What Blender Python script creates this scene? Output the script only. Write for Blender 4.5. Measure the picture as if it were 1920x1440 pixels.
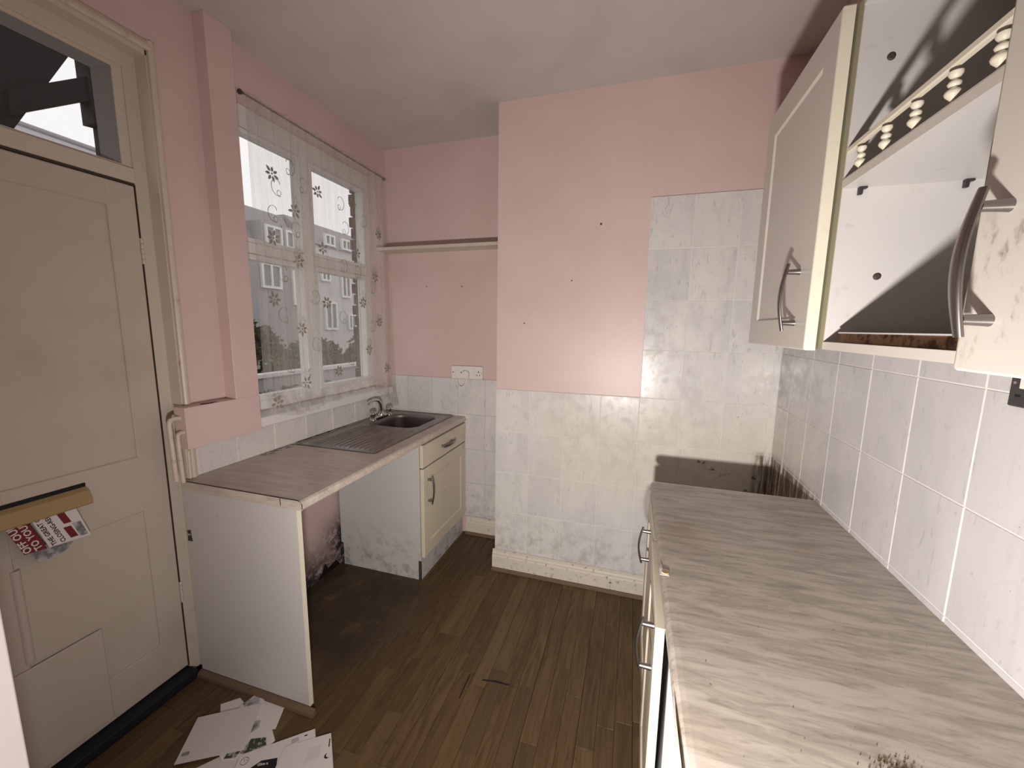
import bpy, bmesh, math, random
from mathutils import Vector, Matrix
random.seed(7)
for _o in list(bpy.data.objects): bpy.data.objects.remove(_o)
C = bpy.context.scene.collection
R = math.radians

# ---------------------------------------------------------------- camera
cam = bpy.data.cameras.new('camera'); cam.sensor_width = 36; cam.lens = 746.38*36/1920; cam.clip_start = .02
co = bpy.data.objects.new('camera', cam); C.objects.link(co)
yaw, pitch, roll = .2932, -.1423, .0138
fw = Vector((-math.sin(yaw)*math.cos(pitch), math.cos(yaw)*math.cos(pitch), math.sin(pitch)))
rt = Vector((math.cos(yaw), math.sin(yaw), 0)); up = rt.cross(fw)
r2 = rt*math.cos(roll)+up*math.sin(roll); u2 = up*math.cos(roll)-rt*math.sin(roll)
co.matrix_world = Matrix(((r2.x, u2.x, -fw.x, 1.6929), (r2.y, u2.y, -fw.y, -.7115), (r2.z, u2.z, -fw.z, 1.4886), (0, 0, 0, 1)))
bpy.context.scene.camera = co
# ---------------------------------------------------------------- world: even overcast sky
w = bpy.data.worlds.new('overcast'); bpy.context.scene.world = w; w.use_nodes = True
w.node_tree.nodes['Background'].inputs[0].default_value = (1, .965, .96, 1)
w.node_tree.nodes['Background'].inputs[1].default_value = 1.15
# ---------------------------------------------------------------- hand torch held low beside the photographer
L = bpy.data.lights.new('hand_torch_light', 'SPOT'); L.energy = 112; L.color = (1, .945, .895); L.shadow_soft_size = .035
L.spot_size = R(146); L.spot_blend = 1.0
lo = bpy.data.objects.new('hand_torch_light', L); lo.location = (1.642, -.70, .983); C.objects.link(lo)
lo.rotation_euler = Vector((.01, 1, .02)).to_track_quat('-Z', 'Y').to_euler()
L2 = bpy.data.lights.new('hand_torch_spill', 'POINT'); L2.energy = 21; L2.color = (1, .945, .895); L2.shadow_soft_size = .035
lo2 = bpy.data.objects.new('hand_torch_spill', L2); lo2.location = lo.location; C.objects.link(lo2)
vs = bpy.context.scene.view_settings
vs.view_transform = 'Standard'; vs.look = 'None'; vs.gamma = 1; vs.use_curve_mapping = False; vs.exposure = 0

# ---------------------------------------------------------------- materials
class N:
    def __init__(s, name, rough=.6, spec=.5, metal=0):
        s.m = bpy.data.materials.new(name); s.m.use_nodes = True; s.t = s.m.node_tree; s.n = s.t.nodes; s.l = s.t.links
        s.b = s.n['Principled BSDF']; s.b.inputs['Roughness'].default_value = rough
        s.b.inputs['Specular IOR Level'].default_value = spec; s.b.inputs['Metallic'].default_value = metal
        s.pos = s.n.new('ShaderNodeNewGeometry').outputs['Position']
        s.rnd = None
    def set(s, sock, v):
        if hasattr(v, 'links'): s.l.new(v, sock)
        else: sock.default_value = v
    def col(s, v):
        if isinstance(v, tuple): v = (*v[:3], 1)
        s.set(s.b.inputs['Base Color'], v); return s
    def math(s, op, a, b=0, c=None):
        k = s.n.new('ShaderNodeMath'); k.operation = op; s.set(k.inputs[0], a); s.set(k.inputs[1], b)
        if c is not None: s.set(k.inputs[2], c)
        return k.outputs[0]
    def mul(s, a, b): return s.math('MULTIPLY', a, b)
    def mapv(s, scale=(1, 1, 1), rot=(0, 0, 0), loc=(0, 0, 0), src=None):
        k = s.n.new('ShaderNodeMapping'); k.inputs['Scale'].default_value = scale; k.inputs['Rotation'].default_value = rot
        s.set(k.inputs['Location'], loc); s.l.new(src or s.pos, k.inputs['Vector']); return k.outputs[0]
    def noise(s, v, scale, detail=4, rough=.55, dist=0):
        k = s.n.new('ShaderNodeTexNoise'); s.l.new(v, k.inputs['Vector']); k.inputs['Scale'].default_value = scale
        k.inputs['Detail'].default_value = detail; k.inputs['Roughness'].default_value = rough; k.inputs['Distortion'].default_value = dist
        return k.outputs['Fac']
    def ss(s, v, a, b, lo=0., hi=1.):
        k = s.n.new('ShaderNodeMapRange'); k.interpolation_type = 'SMOOTHSTEP'; s.set(k.inputs[0], v)
        for i, q in enumerate((a, b, lo, hi)): k.inputs[i+1].default_value = q
        return k.outputs[0]
    def mix(s, f, a, b):
        k = s.n.new('ShaderNodeMix'); k.data_type = 'RGBA'; s.set(k.inputs[0], f)
        s.set(k.inputs[6], (*a, 1) if isinstance(a, tuple) else a); s.set(k.inputs[7], (*b, 1) if isinstance(b, tuple) else b)
        return k.outputs[2]
    def xyz(s):
        k = s.n.new('ShaderNodeSeparateXYZ'); s.l.new(s.pos, k.inputs[0]); return k.outputs
    def random(s):
        return s.n.new('ShaderNodeObjectInfo').outputs['Random']
    def bump(s, h, strength=.2, dist=.002):
        k = s.n.new('ShaderNodeBump'); k.inputs['Strength'].default_value = strength; k.inputs['Distance'].default_value = dist
        s.l.new(h, k.inputs['Height']); s.l.new(k.outputs[0], s.b.inputs['Normal']); return s
def box_mask(k, x=None, y=None, z=None, s=.04):
    o = k.xyz(); f = None
    for ax, rng in enumerate((x, y, z)):
        if rng is None: continue
        for lo_, v in ((0, rng[0]), (1, rng[1])):
            if v is None: continue
            g = k.ss(o[ax], v-s, v+s, 0., 1.) if lo_ == 0 else k.ss(o[ax], v-s, v+s, 1., 0.)
            f = g if f is None else k.mul(f, g)
    return f
M = {}
def plain(name, c, rough=.6, spec=.4, metal=0, dirt=0, dc=(.12, .09, .06), sc=9, thr=(.56, .75), nb=0):
    k = N(name, rough, spec, metal)
    if dirt:
        f = k.ss(k.noise(k.pos, sc, 6, .62), *thr)
        k.col(k.mix(k.mul(f, dirt), c, dc))
    else: k.col(c)
    if nb: k.bump(k.noise(k.pos, nb, 4), .15)
    M[name] = k.m; return k.m
# pink emulsion, with the black mould that grows low down under the left worktop
def pink(name, mould=False):
    k = N(name, .40, .5)
    a = k.noise(k.pos, 2.3, 5); b = k.noise(k.pos, 28, 3)
    c = k.mix(k.ss(a, .35, .7), (.68, .515, .49), (.64, .475, .45))
    c = k.mix(k.mul(k.ss(b, .62, .8), .12), c, (.35, .2, .18))
    if mould:
        f = box_mask(k, y=(.37, 1.21), z=(None, .17), s=.15)
        g = k.noise(k.pos, 13, 8, .72); f2 = k.mul(f, k.ss(g, .30, .55))
        right = k.mul(box_mask(k, y=(1.09, None), z=(None, .30), s=.12), k.ss(k.noise(k.pos, 21, 7, .75), .36, .54))
        f2 = k.math('MAXIMUM', f2, right)
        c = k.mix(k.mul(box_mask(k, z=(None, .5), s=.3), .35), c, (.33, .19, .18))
        c = k.mix(f2, c, (.035, .03, .03))
        c = k.mix(k.mul(k.mul(k.ss(k.noise(k.pos, 34, 5), .60, .68), f), .8), c, (.55, .5, .47))
    k.col(c); k.bump(k.noise(k.pos, 60, 4), .10, .002); M[name] = k.m
pink('pink_paint'); pink('pink_paint_mouldy', True)
plain('pink_paint_gloss', (.70, .43, .42), .5, .4)
k = N('ceiling_paint', .85, .2); k.col(k.mix(k.ss(k.noise(k.pos, 3, 6), .4, .75), (.60, .54, .505), (.54, .485, .45)))
k.bump(k.noise(k.pos, 45, 3), .12, .002); M['ceiling'] = k.m
# glazed tile
def tile(name, base=(.69, .665, .635), lil=(.60, .575, .585)):
    k = N(name, .2, .5); r = k.random()
    off = k.n.new('ShaderNodeCombineXYZ'); k.set(off.inputs[0], k.mul(r, 37.)); k.set(off.inputs[1], k.mul(r, 11.)); k.set(off.inputs[2], k.mul(r, 71.))
    v = k.mapv((9, 9, 2.2), loc=off.outputs[0])
    c = k.mix(k.ss(k.noise(k.mapv((3, 3, 1.2), loc=off.outputs[0]), 1.4, 3), .35, .7), base, lil)
    st = k.noise(v, 2.0, 8, .7, .8)
    c = k.mix(k.mul(k.ss(st, .52, .66), .30), c, (.44, .43, .46))
    fine = k.noise(k.mapv((20, 20, 5), (0.3, 0.3, 0), off.outputs[0]), 2.4, 5, .62, 1.4)
    c = k.mix(k.mul(k.ss(fine, .60, .66), .38), c, (.30, .30, .33))
    # grime near the floor and dark specks
    low = k.mul(box_mask(k, z=(None, .28), s=.28), k.ss(k.noise(k.pos, 16, 7, .7), .42, .66))
    c = k.mix(k.mul(low, .55), c, (.26, .22, .18))
    c = k.mix(k.mul(k.ss(k.noise(k.pos, 55, 3, .5), .74, .78), .8), c, (.1, .08, .06))
    # yellowed band and grease splashes where the cooker stood
    warm = k.mul(box_mask(k, x=(1.2, None), y=(1.0, None), z=(.55, 1.1), s=.16), .42)
    c = k.mix(warm, c, (.66, .60, .47))
    gr = k.mul(box_mask(k, x=(1.85, None), y=(.9, None), z=(None, .86), s=.02), k.ss(k.noise(k.pos, 19, 7, .7), .60, .66))
    c = k.mix(k.mul(gr, .85), c, (.07, .05, .035))
    drip = k.mul(box_mask(k, x=(2.30, None), y=(.93, None), z=(None, .885), s=.022), k.ss(k.noise(k.mapv((30, 30, 3)), 1.7, 6, .6), .33, .55))
    c = k.mix(k.mul(drip, .9), c, (.10, .045, .015))
    k.col(c); k.set(k.b.inputs['Roughness'], k.ss(k.noise(k.pos, 18, 5),   .3, .75, .17, .45))
    k.bump(k.noise(k.pos, 9, 2), .12, .003); M[name] = k.m
tile('glazed_tile'); tile('glazed_tile_lilac', (.56, .535, .535), (.49, .47, .48))
plain('grout', (.74, .72, .68), .85, .2, dirt=.5, dc=(.3, .25, .2), sc=6)
plain('grout_dark', (.50, .47, .43), .85, .2, dirt=.7, dc=(.12, .09, .06), sc=6)
# laminate worktop with slanting marbled streaks
def worktop(name, a, b, c3, rz):
    k = N(name, .38, .45)
    v = k.mapv((3, 19, 19), (0, 0, rz)); n1 = k.noise(v, 2.0, 8, .68, .7); n2 = k.noise(k.mapv((9, 62, 62), (0, 0, rz)), 1.6, 6, .65, .7)
    c = k.mix(k.ss(n1, .38, .62), a, b); c = k.mix(k.mul(k.mul(k.ss(n2, .50, .66), k.ss(n1, .35, .6)), .52), c, c3)
    c = k.mix(k.mul(k.ss(k.noise(k.pos, 4.5, 5), .55, .75), .35), c, (.25, .185, .13))
    c = k.mix(k.mul(k.ss(k.noise(k.pos, 60, 3), .73, .77), .8), c, (.06, .05, .04))
    if 'left' in name:
        c = k.mix(k.mul(box_mask(k, x=(None, .05), y=(.7, 1.3), s=.02), k.ss(k.noise(k.pos, 40, 5), .4, .6)), c, (.05, .04, .035))
    else:
        c = k.mix(k.mul(k.mul(box_mask(k, x=(2.06, 2.13), y=(-.12, -.07), s=.03), k.ss(k.noise(k.pos, 70, 6, .7), .42, .58)), .9), c, (.09, .06, .03))
        st = k.mul(box_mask(k, x=(1.83, 1.93), y=(.45, .62), s=.09), .8); c = k.mix(k.mul(st, .5), c, (.22, .145, .09))
    k.col(c); k.bump(n2, .05, .001); M[name] = k.m
worktop('worktop_right', (.47, .415, .36), (.335, .295, .25), (.17, .145, .12), R(-17))
worktop('worktop_left', (.60, .52, .46), (.50, .425, .37), (.34, .275, .235), R(-28))
plain('worktop_edge', (.66, .60, .50), .45, .4, dirt=.45, dc=(.3, .22, .15), sc=22)
# wood floor strips
k = N('oak_laminate', .42, .25); r = k.random()
off = k.n.new('ShaderNodeCombineXYZ'); k.set(off.inputs[0], k.mul(r, 50.)); k.set(off.inputs[1], k.mul(r, 23.))
g1 = k.noise(k.mapv((26, 2.2, 1), loc=off.outputs[0]), 1.6, 6, .6, 1.3); g2 = k.noise(k.mapv((110, 5, 1), loc=off.outputs[0]), 1.4, 4, .6)
c = k.mix(k.ss(g1, .3, .7), (.122, .076, .034), (.066, .038, .017)); c = k.mix(k.mul(k.ss(g2, .5, .7), .45), c, (.10, .062, .034))
c = k.mix(k.mul(k.ss(r, .25, 1.), .5), c, (.075, .045, .026)); c = k.mix(k.mul(k.ss(r, .35, 0.), .35), c, (.17, .115, .055))
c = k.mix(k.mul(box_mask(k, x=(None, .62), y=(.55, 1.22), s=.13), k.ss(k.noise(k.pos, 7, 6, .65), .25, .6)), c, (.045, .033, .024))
c = k.mix(k.mul(k.ss(k.noise(k.pos, 9, 8, .7), .62, .74), .65), c, (.04, .03, .022))
c = k.mix(k.mul(k.ss(k.noise(k.pos, 60, 2), .75, .79), .9), c, (.02, .015, .01))
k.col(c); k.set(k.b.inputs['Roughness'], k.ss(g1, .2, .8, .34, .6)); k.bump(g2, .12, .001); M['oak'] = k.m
plain('floor_base', (.02, .016, .012), .9, .1)
plain('cream_gloss', (.60, .535, .455), .4, .45, dirt=.35, dc=(.22, .15, .1), sc=5)
plain('door_paint', (.53, .46, .395), .42, .4, dirt=.30, dc=(.3, .22, .17), sc=2.6, thr=(.45, .75), nb=40)
plain('skirting_paint', (.66, .60, .515), .45, .4, dirt=.75, dc=(.15, .12, .09), sc=38, thr=(.56, .70))
plain('cabinet_white', (.56, .535, .52), .42, .4, dirt=.25, dc=(.3, .27, .25), sc=20, thr=(.62, .72))
k = N('cabinet_white_mouldy', .45, .35)
f = k.mul(box_mask(k, z=(None, .20), s=.22), k.ss(k.noise(k.pos, 14, 8, .74), .47, .64))
c = k.mix(k.mul(k.ss(k.noise(k.pos, 2, 4), .3, .7), .3), (.54, .525, .515), (.48, .465, .455)); c = k.mix(k.mul(f, .62), c, (.15, .135, .12)); k.col(c); M['cabinet_mouldy'] = k.m
plain('cabinet_cream', (.64, .575, .455), .42, .4, dirt=.3, dc=(.3, .24, .15), sc=6)
plain('wall_cabinet_cream', (.60, .555, .50), .38, .45, dirt=.12, dc=(.3, .24, .18), sc=4)
k = N('wall_cabinet_cream_grubby', .38, .45)
f = k.mul(box_mask(k, y=(-.22, -.075), z=(1.45, 1.62), s=.035), k.ss(k.noise(k.mapv((30, 30, 18), (.5, 0, 0)), 1, 7, .7), .50, .66))
k.col(k.mix(k.mul(f, .75), (.62, .575, .52), (.2, .155, .09))); M['cream_grubby'] = k.m
plain('edging_olive', (.30, .28, .185), .5, .4); plain('edging_cream', (.70, .645, .52), .45, .4, dirt=.2, dc=(.3, .22, .12), sc=25)
plain('chipboard', (.42, .27, .17), .9, .2, dirt=.8, dc=(.07, .04, .025), sc=40, thr=(.45, .6))
plain('quadrant_wood', (.15, .10, .065), .5, .3, dirt=.5, dc=(.05, .035, .02), sc=12)
k = N('brushed_steel', .34, .5, 1); k.col(k.mix(k.ss(k.noise(k.mapv((40, 3, 40)), 2, 5), .3, .7), (.30, .28, .27), (.20, .185, .18)))
k.set(k.b.inputs['Roughness'], k.ss(k.noise(k.pos, 14, 5), .3, .7, .24, .38)); M['steel'] = k.m
plain('steel_dull', (.26, .24, .225), .46, .5, 1)
plain('handle_metal', (.30, .275, .27), .32, .5, 1, dirt=.5, dc=(.13, .11, .11), sc=30)
plain('chrome', (.62, .61, .60), .07, .5, 1)
plain('black', (.008, .008, .009), .6, .3); plain('black_threshold', (.012, .013, .018), .55, .3)
plain('brass_flap', (.38, .27, .13), .5, .4, .15, dirt=.5, dc=(.28, .19, .08), sc=7)
plain('jamb_white', (.88, .82, .80), .45, .4); plain('upvc', (.76, .75, .74), .35, .45, dirt=.25, dc=(.4, .38, .35), sc=9)
plain('plastic_white', (.74, .71, .66), .4, .45); plain('plastic_charcoal', (.035, .032, .033), .35, .45)
plain('paper', (.60, .56, .55), .7, .2); plain('paper_grey', (.40, .39, .40), .5, .4, dirt=.8, dc=(.08, .08, .09), sc=28, thr=(.45, .6))
plain('paper_white', (.66, .62, .61), .65, .25); plain('ink_black', (.015, .013, .014), .6, .3); plain('ink_red', (.15, .012, .014), .55, .3)
plain('ink_grey', (.25, .24, .24), .7, .2); plain('ink_green', (.05, .062, .045), .7, .2, dirt=.8, dc=(.4, .38, .36), sc=70, thr=(.5, .56))
plain('dark_timber', (.012, .010, .011), .7, .2); plain('brick', (.10, .045, .036), .9, .2, dirt=.6, dc=(.04, .02, .018), sc=18, thr=(.4, .7)); plain('mortar', (.25, .22, .2), .95, .1)
plain('slate', (.30, .28, .29), .7, .3); plain('slate_pale', (.46, .43, .45), .8, .2); plain('render_white', (.58, .55, .55), .9, .1); plain('render_grey', (.34, .32, .32), .9, .1)
plain('far_glass', (.22, .22, .24), .2, .5); plain('hedge_leaf', (.055, .065, .035), .8, .2, dirt=.5, dc=(.15, .15, .1), sc=8)
plain('garden_ground', (.10, .10, .075), .95, .1, dirt=.5, dc=(.05, .06, .03), sc=2); plain('sticker_yellow', (.35, .24, .06), .6, .3)
plain('wire_dark', (.06, .045, .035), .6, .3); plain('pipe_paint', (.62, .53, .45), .42, .45, dirt=.5, dc=(.2, .13, .09), sc=20)
plain('debris', (.14, .09, .04), .95, .1, dirt=.8, dc=(.03, .02, .012), sc=90, thr=(.45, .55))
# glass pane
k = N('window_glass'); t = k.n.new('ShaderNodeBsdfTransparent'); t.inputs[0].default_value = (.93, .94, .94, 1)
g = k.n.new('ShaderNodeBsdfGlossy'); g.inputs['Roughness'].default_value = .03
mx = k.n.new('ShaderNodeMixShader'); mx.inputs[0].default_value = .03; k.l.new(t.outputs[0], mx.inputs[1]); k.l.new(g.outputs[0], mx.inputs[2])
k.l.new(mx.outputs[0], k.n['Material Output'].inputs[0]); M['glass'] = k.m
# net curtain: see-through weave
def net(name, alpha, colr, dirt):
    k = N(name); t = k.n.new('ShaderNodeBsdfTransparent'); d = k.n.new('ShaderNodeBsdfDiffuse'); tl = k.n.new('ShaderNodeBsdfTranslucent')
    c = k.mix(k.mul(k.ss(k.noise(k.pos, 5, 6, .65), .45, .75), .3), colr, (.34, .28, .19))
    if dirt: c = k.mix(k.mul(box_mask(k, z=(None, 1.12), s=.09), k.mul(k.ss(k.noise(k.pos, 17, 6, .7), .42, .62), .8)), c, (.16, .12, .06))
    for s_ in (d, tl): k.l.new(c, s_.inputs[0])
    m1 = k.n.new('ShaderNodeMixShader'); m1.inputs[0].default_value = .5; k.l.new(d.outputs[0], m1.inputs[1]); k.l.new(tl.outputs[0], m1.inputs[2])
    m2 = k.n.new('ShaderNodeMixShader'); wv = k.noise(k.mapv((30, 30, 1.2)), 2.4, 4)
    k.l.new(k.ss(wv, .3, .75, alpha-.05, alpha+.07), m2.inputs[0]); k.l.new(t.outputs[0], m2.inputs[1]); k.l.new(m1.outputs[0], m2.inputs[2])
    k.l.new(m2.outputs[0], k.n['Material Output'].inputs[0]); M[name] = k.m
net('net', .30, (.86, .83, .78), True); net('net_thread', .92, (.50, .46, .40), False)

# ---------------------------------------------------------------- mesh helpers
class MB:
    def __init__(s): s.v = []; s.f = []; s.sm = []
    def add(s, vs_, fs, sm=False):
        o = len(s.v); s.v += [Vector(q) for q in vs_]; s.f += [tuple(i+o for i in q) for q in fs]; s.sm += [sm]*len(fs); return s
    def box(s, x0, x1, y0, y1, z0, z1, bev=0):
        if bev:
            bm = bmesh.new(); bmesh.ops.create_cube(bm, size=1)
            for q in bm.verts: q.co = Vector((x0+(q.co.x+.5)*(x1-x0), y0+(q.co.y+.5)*(y1-y0), z0+(q.co.z+.5)*(z1-z0)))
            bmesh.ops.bevel(bm, geom=bm.edges[:], offset=bev, segments=1, affect='EDGES')
            bm.verts.index_update(); s.add([q.co.copy() for q in bm.verts], [[q.index for q in f.verts] for f in bm.faces]); bm.free(); return s
        p = [(x, y, z) for z in (z0, z1) for y in (y0, y1) for x in (x0, x1)]
        return s.add(p, [(0, 2, 3, 1), (4, 5, 7, 6), (0, 1, 5, 4), (2, 6, 7, 3), (0, 4, 6, 2), (1, 3, 7, 5)])
    def prism(s, pts, d):       # closed polygon pushed along d
        d = Vector(d); n = len(pts); a = [Vector(q) for q in pts]; b = [q+d for q in a]
        nn = sum(((a[i]-a[0]).cross(a[(i+1) % n]-a[0]) for i in range(1, n-1)), Vector())
        fs = [list(range(n))[::-1], list(range(n, 2*n))]+[(i, (i+1) % n, (i+1) % n+n, i+n) for i in range(n)]
        if nn.dot(d) < 0: fs = [list(q)[::-1] for q in fs]
        return s.add(a+b, fs)
    def tube(s, pts, r, n=10, cap=True):
        pts = [Vector(q) for q in pts]; rs = r if isinstance(r, (list, tuple)) else [r]*len(pts); vs_ = []; ref = None
        for i, q in enumerate(pts):
            d = (pts[min(i+1, len(pts)-1)]-pts[max(i-1, 0)]).normalized()
            if ref is None: ref = d.orthogonal().normalized()
            ref = (ref-d*ref.dot(d)).normalized(); b = d.cross(ref)
            vs_ += [q+(ref*math.cos(2*math.pi*j/n)+b*math.sin(2*math.pi*j/n))*rs[i] for j in range(n)]
        fs = [(i*n+j, i*n+(j+1) % n, (i+1)*n+(j+1) % n, (i+1)*n+j) for i in range(len(pts)-1) for j in range(n)]
        s.add(vs_, fs, True)
        if cap: s.add(vs_[:n][::-1], [tuple(range(n))]); s.add(vs_[-n:], [tuple(range(n))])
        return s
    def lathe(s, prof, c, axis=(0, 0, 1), n=16):      # prof: (radius, height)
        q = Vector((0, 0, 1)).rotation_difference(Vector(axis)); vs_ = []
        for r, h in prof: vs_ += [Vector(c)+q @ Vector((r*math.cos(2*math.pi*j/n), r*math.sin(2*math.pi*j/n), h)) for j in range(n)]
        fs = [(i*n+j, i*n+(j+1) % n, (i+1)*n+(j+1) % n, (i+1)*n+j) for i in range(len(prof)-1) for j in range(n)]
        s.add(vs_, fs, True); s.add(vs_[:n][::-1], [tuple(range(n))]); s.add(vs_[-n:], [tuple(range(n))]); return s
    def rot(s, c, axis, ang):
        m = Matrix.Translation(c) @ Matrix.Rotation(ang, 4, axis) @ Matrix.Translation(-Vector(c)); s.v = [m @ q for q in s.v]; return s
    def build(s, name, mat, parent=None, origin=None):
        me = bpy.data.meshes.new(name); org = Vector(origin) if origin else (base(parent) if parent else Vector())
        me.from_pydata([q-org for q in s.v], [], s.f); me.materials.append(M[mat]); me.polygons.foreach_set('use_smooth', s.sm); me.update()
        o = bpy.data.objects.new(name, me); C.objects.link(o)
        if parent: o.parent = parent; o.location = org-base(parent)
        else: o.location = org
        BASE[o.name] = org; return o
BASE = {}
def base(o): return BASE.get(o.name, Vector())
def tag(o, label=None, cat=None, group=None, kind=None):
    for a, b in (('label', label), ('category', cat), ('group', group), ('kind', kind)):
        if b: o[a] = b
    return o
def empty(name, loc, label, cat, group=None):
    o = bpy.data.objects.new(name, None); C.objects.link(o); o.location = loc; o.empty_display_size = .05; BASE[o.name] = Vector(loc)
    return tag(o, label, cat, group)
def struct(o, label=None): return tag(o, label, kind='structure')
def text(name, body, size, org, right, upv, mat, parent, ext=.0002):
    cu = bpy.data.curves.new(name, 'FONT'); cu.body = body; cu.size = size; cu.extrude = ext; cu.resolution_u = 2; cu.offset = size*.022
    t = bpy.data.objects.new(name+'_tmp', cu); C.objects.link(t); bpy.context.view_layer.update()
    me = bpy.data.meshes.new_from_object(t); bpy.data.objects.remove(t)
    r = Vector(right).normalized(); u = Vector(upv); u = (u-r*u.dot(r)).normalized(); n = r.cross(u)
    m = Matrix(((r.x, u.x, n.x, org[0]), (r.y, u.y, n.y, org[1]), (r.z, u.z, n.z, org[2]), (0, 0, 0, 1)))
    me.transform(m); me.transform(Matrix.Translation(-base(parent))); me.materials.clear(); me.materials.append(M[mat]); me.name = name
    o = bpy.data.objects.new(name, me); C.objects.link(o); o.parent = parent; BASE[o.name] = base(parent); return o

# ================================================================ SETTING
H = 2.668; XR = 2.379; YC = 1.4686; YN = 1.8157; XC = .9409; T = .006
ZT = 1.1302; TW = .2; TH = .25; YB = -3.2
# floor: dark sub-floor with separate laminate strips laid along y
floor = MB().box(-.2, XR+.1, YB-.1, YN+.1, -.12, -.010).build('floor', 'floor_base'); struct(floor)
sw = .0655; meshes = {}
x = 0.; i = 0
while x < 1.86:
    pass
    y0 = -.62
    first = True
    while y0 < YN-.03:
        ln = random.choice((.36, .42, .48, .54, .60))
        if first: ln *= random.uniform(.4, 1); first = False
        y1 = min(y0+ln, YN-.001); 
        if YN-y1 < .08: y1 = YN-.001
        L_ = round(y1-y0, 3)
        gap = .0016 if i % 3 == 2 else .0007
        key = (L_, gap)
        x1 = x+sw-gap
        if key not in meshes:
            mb = MB().box(0, sw-gap, 0, L_-.0009, -.010, 0, .0006)
            me = bpy.data.meshes.new('plank'); me.from_pydata(mb.v, [], mb.f); me.materials.append(M['oak']); meshes[key] = me
        o = bpy.data.objects.new('plank', meshes[key]); C.objects.link(o); o.parent = floor
        o.location = (x, y0, random.uniform(-.0005, .0003)); y0 = y0+L_
    x += sw; i += 1
# two open joints in the laminate
g = MB().prism([(1.096, .582, .0004), (1.100, .582, .0004), (1.098, .70, .0004), (1.093, .70, .0004)], (0, 0, .0006))
g.prism([(1.155, .688, .0004), (1.21, .697, .0004), (1.273, .699, .0004), (1.272, .705, .0004), (1.215, .706, .0004), (1.157, .694, .0004)], (0, 0, .0006)).build('open_joint', 'black', floor)
ceiling = MB().box(-.2, XR+.1, YB-.1, YN+.1, H, H+.12).build('ceiling', 'ceiling'); struct(ceiling)
# left wall with door and window openings
DY0, DY1, DZ = -.62, .40, 2.44; WY0, WY1, WZ0, WZ1 = .66, 1.765, 1.03, 2.492
wl = MB(); X0 = -.17
for a in ((YB-.1, DY0, 0, H), (DY0, DY1, DZ, H), (DY1, WY0, 0, H), (WY0, WY1, 0, WZ0), (WY0, WY1, WZ1, H), (WY1, YN+.1, 0, H)):
    wl.box(X0, 0, a[0], a[1], a[2]-(.01 if a[2] == 0 else 0), a[3])
wall_left = struct(wl.build('wall_left', 'pink_paint_mouldy'))
MB().prism([(.0002, 1.02, .0), (.0002, 1.20, .0), (.0002, 1.17, .045), (.0002, 1.10, .03), (.0002, 1.08, .07), (.0002, 1.05, .025)], (.0008, 0, 0)).build('rotten_hole', 'black', wall_left)
MB().tube([(.001, .80, .60), (.001, .84, .63), (.001, .86, .66), (.001, .845, .69), (.001, .87, .72)], .0022, 5).build('plaster_crack', 'wire_dark', wall_left)
# far wall: chimney breast and the alcove beside it
wall_far = struct(MB().box(XC, XR+.1, YC, YN+.1, -.01, H).build('wall_far', 'pink_paint'))
wall_alcove = struct(MB().box(-.17, XC, YN, YN+.1, -.01, H).build('wall_alcove', 'pink_paint'))
wall_right = struct(MB().box(XR, XR+.1, YB-.1, YC, -.01, H).build('wall_right', 'pink_paint'))
struct(MB().box(-.17, XR+.1, YB-.1, YB, -.01, H).build('wall_back', 'pink_paint'))
stub = MB().box(.0, .753, -.56, -.405, 0, H, .003); wn = struct(stub.build('wall_near', 'pink_paint'))
MB().box(.7535, .762, -.566, -.398, 0, H, .002).build('jamb_lining', 'jamb_white', wn)
# boxed-in pipework on the left wall: lower block and upright
bx = MB().box(0, .06, .357, .679, .998, 1.163, .0015).box(0, .06, .567, .679, 1.163, H, .0015)
bx = struct(bx.build('trim_1', 'pink_paint'), 'pink painted L-shaped pipe boxing between the door frame and the window')
MB().prism([(.03, .44, 1.1635), (.045, .425, 1.1635), (.058, .46, 1.1635), (.04, .50, 1.1635)], (0, 0, .0006)).build('chip', 'black', bx)
# screw holes
for p, par in (((1.501, YC, 2.019), wall_far), ((1.360, YC, 1.738), wall_far), ((1.102, YC, 1.51), wall_far), ((.304, YN, 1.758), wall_alcove), ((.568, YN, 1.754), wall_alcove)):
    MB().lathe([(.006 if p[0] == 1.501 else .004, 0), (.004, .0012)], p, (0, -1, 0), 9).build('screw_hole', 'wire_dark', par)

# ---------------- tiles
tm = {}
def tile_at(par, plane, a0, a1, z0, z1, mat):
    """plane: ('y',v) far walls facing -y, ('xr',v) right wall facing -x, ('xl',v) left wall facing +x"""
    g_ = .0014; a0 += g_; a1 -= g_; z0 += g_; z1 -= g_; wd, hd = round(a1-a0, 4), round(z1-z0, 4)
    if wd < .006 or hd < .006: return
    key = (plane[0], wd, hd, mat)
    if key not in tm:
        mb = MB()
        t_ = T+random.uniform(0, .0003)
        if plane[0] == 'y': mb.box(0, wd, -t_, 0, 0, hd, .0013)
        elif plane[0] == 'xr': mb.box(-t_, 0, 0, wd, 0, hd, .0013)
        else: mb.box(0, t_, 0, wd, 0, hd, .0013)
        me = bpy.data.meshes.new('wall_tile'); me.from_pydata(mb.v, [], mb.f); me.materials.append(M[mat]); tm[key] = me
    o = bpy.data.objects.new('wall_tile', tm[key]); C.objects.link(o); o.parent = par
    j = random.uniform(0, .0006)
    o.location = {'y': (a0, plane[1]-j, z0), 'xr': (plane[1]-j, a0, z0), 'xl': (plane[1]+j, a0, z0)}[plane[0]]
    t2 = .0022
    o.rotation_euler = (random.uniform(-t2, t2), 0, 0) if plane[0] == 'y' else (0, random.uniform(-t2, t2), 0)
XT = 1.7412; G = .003
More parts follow.
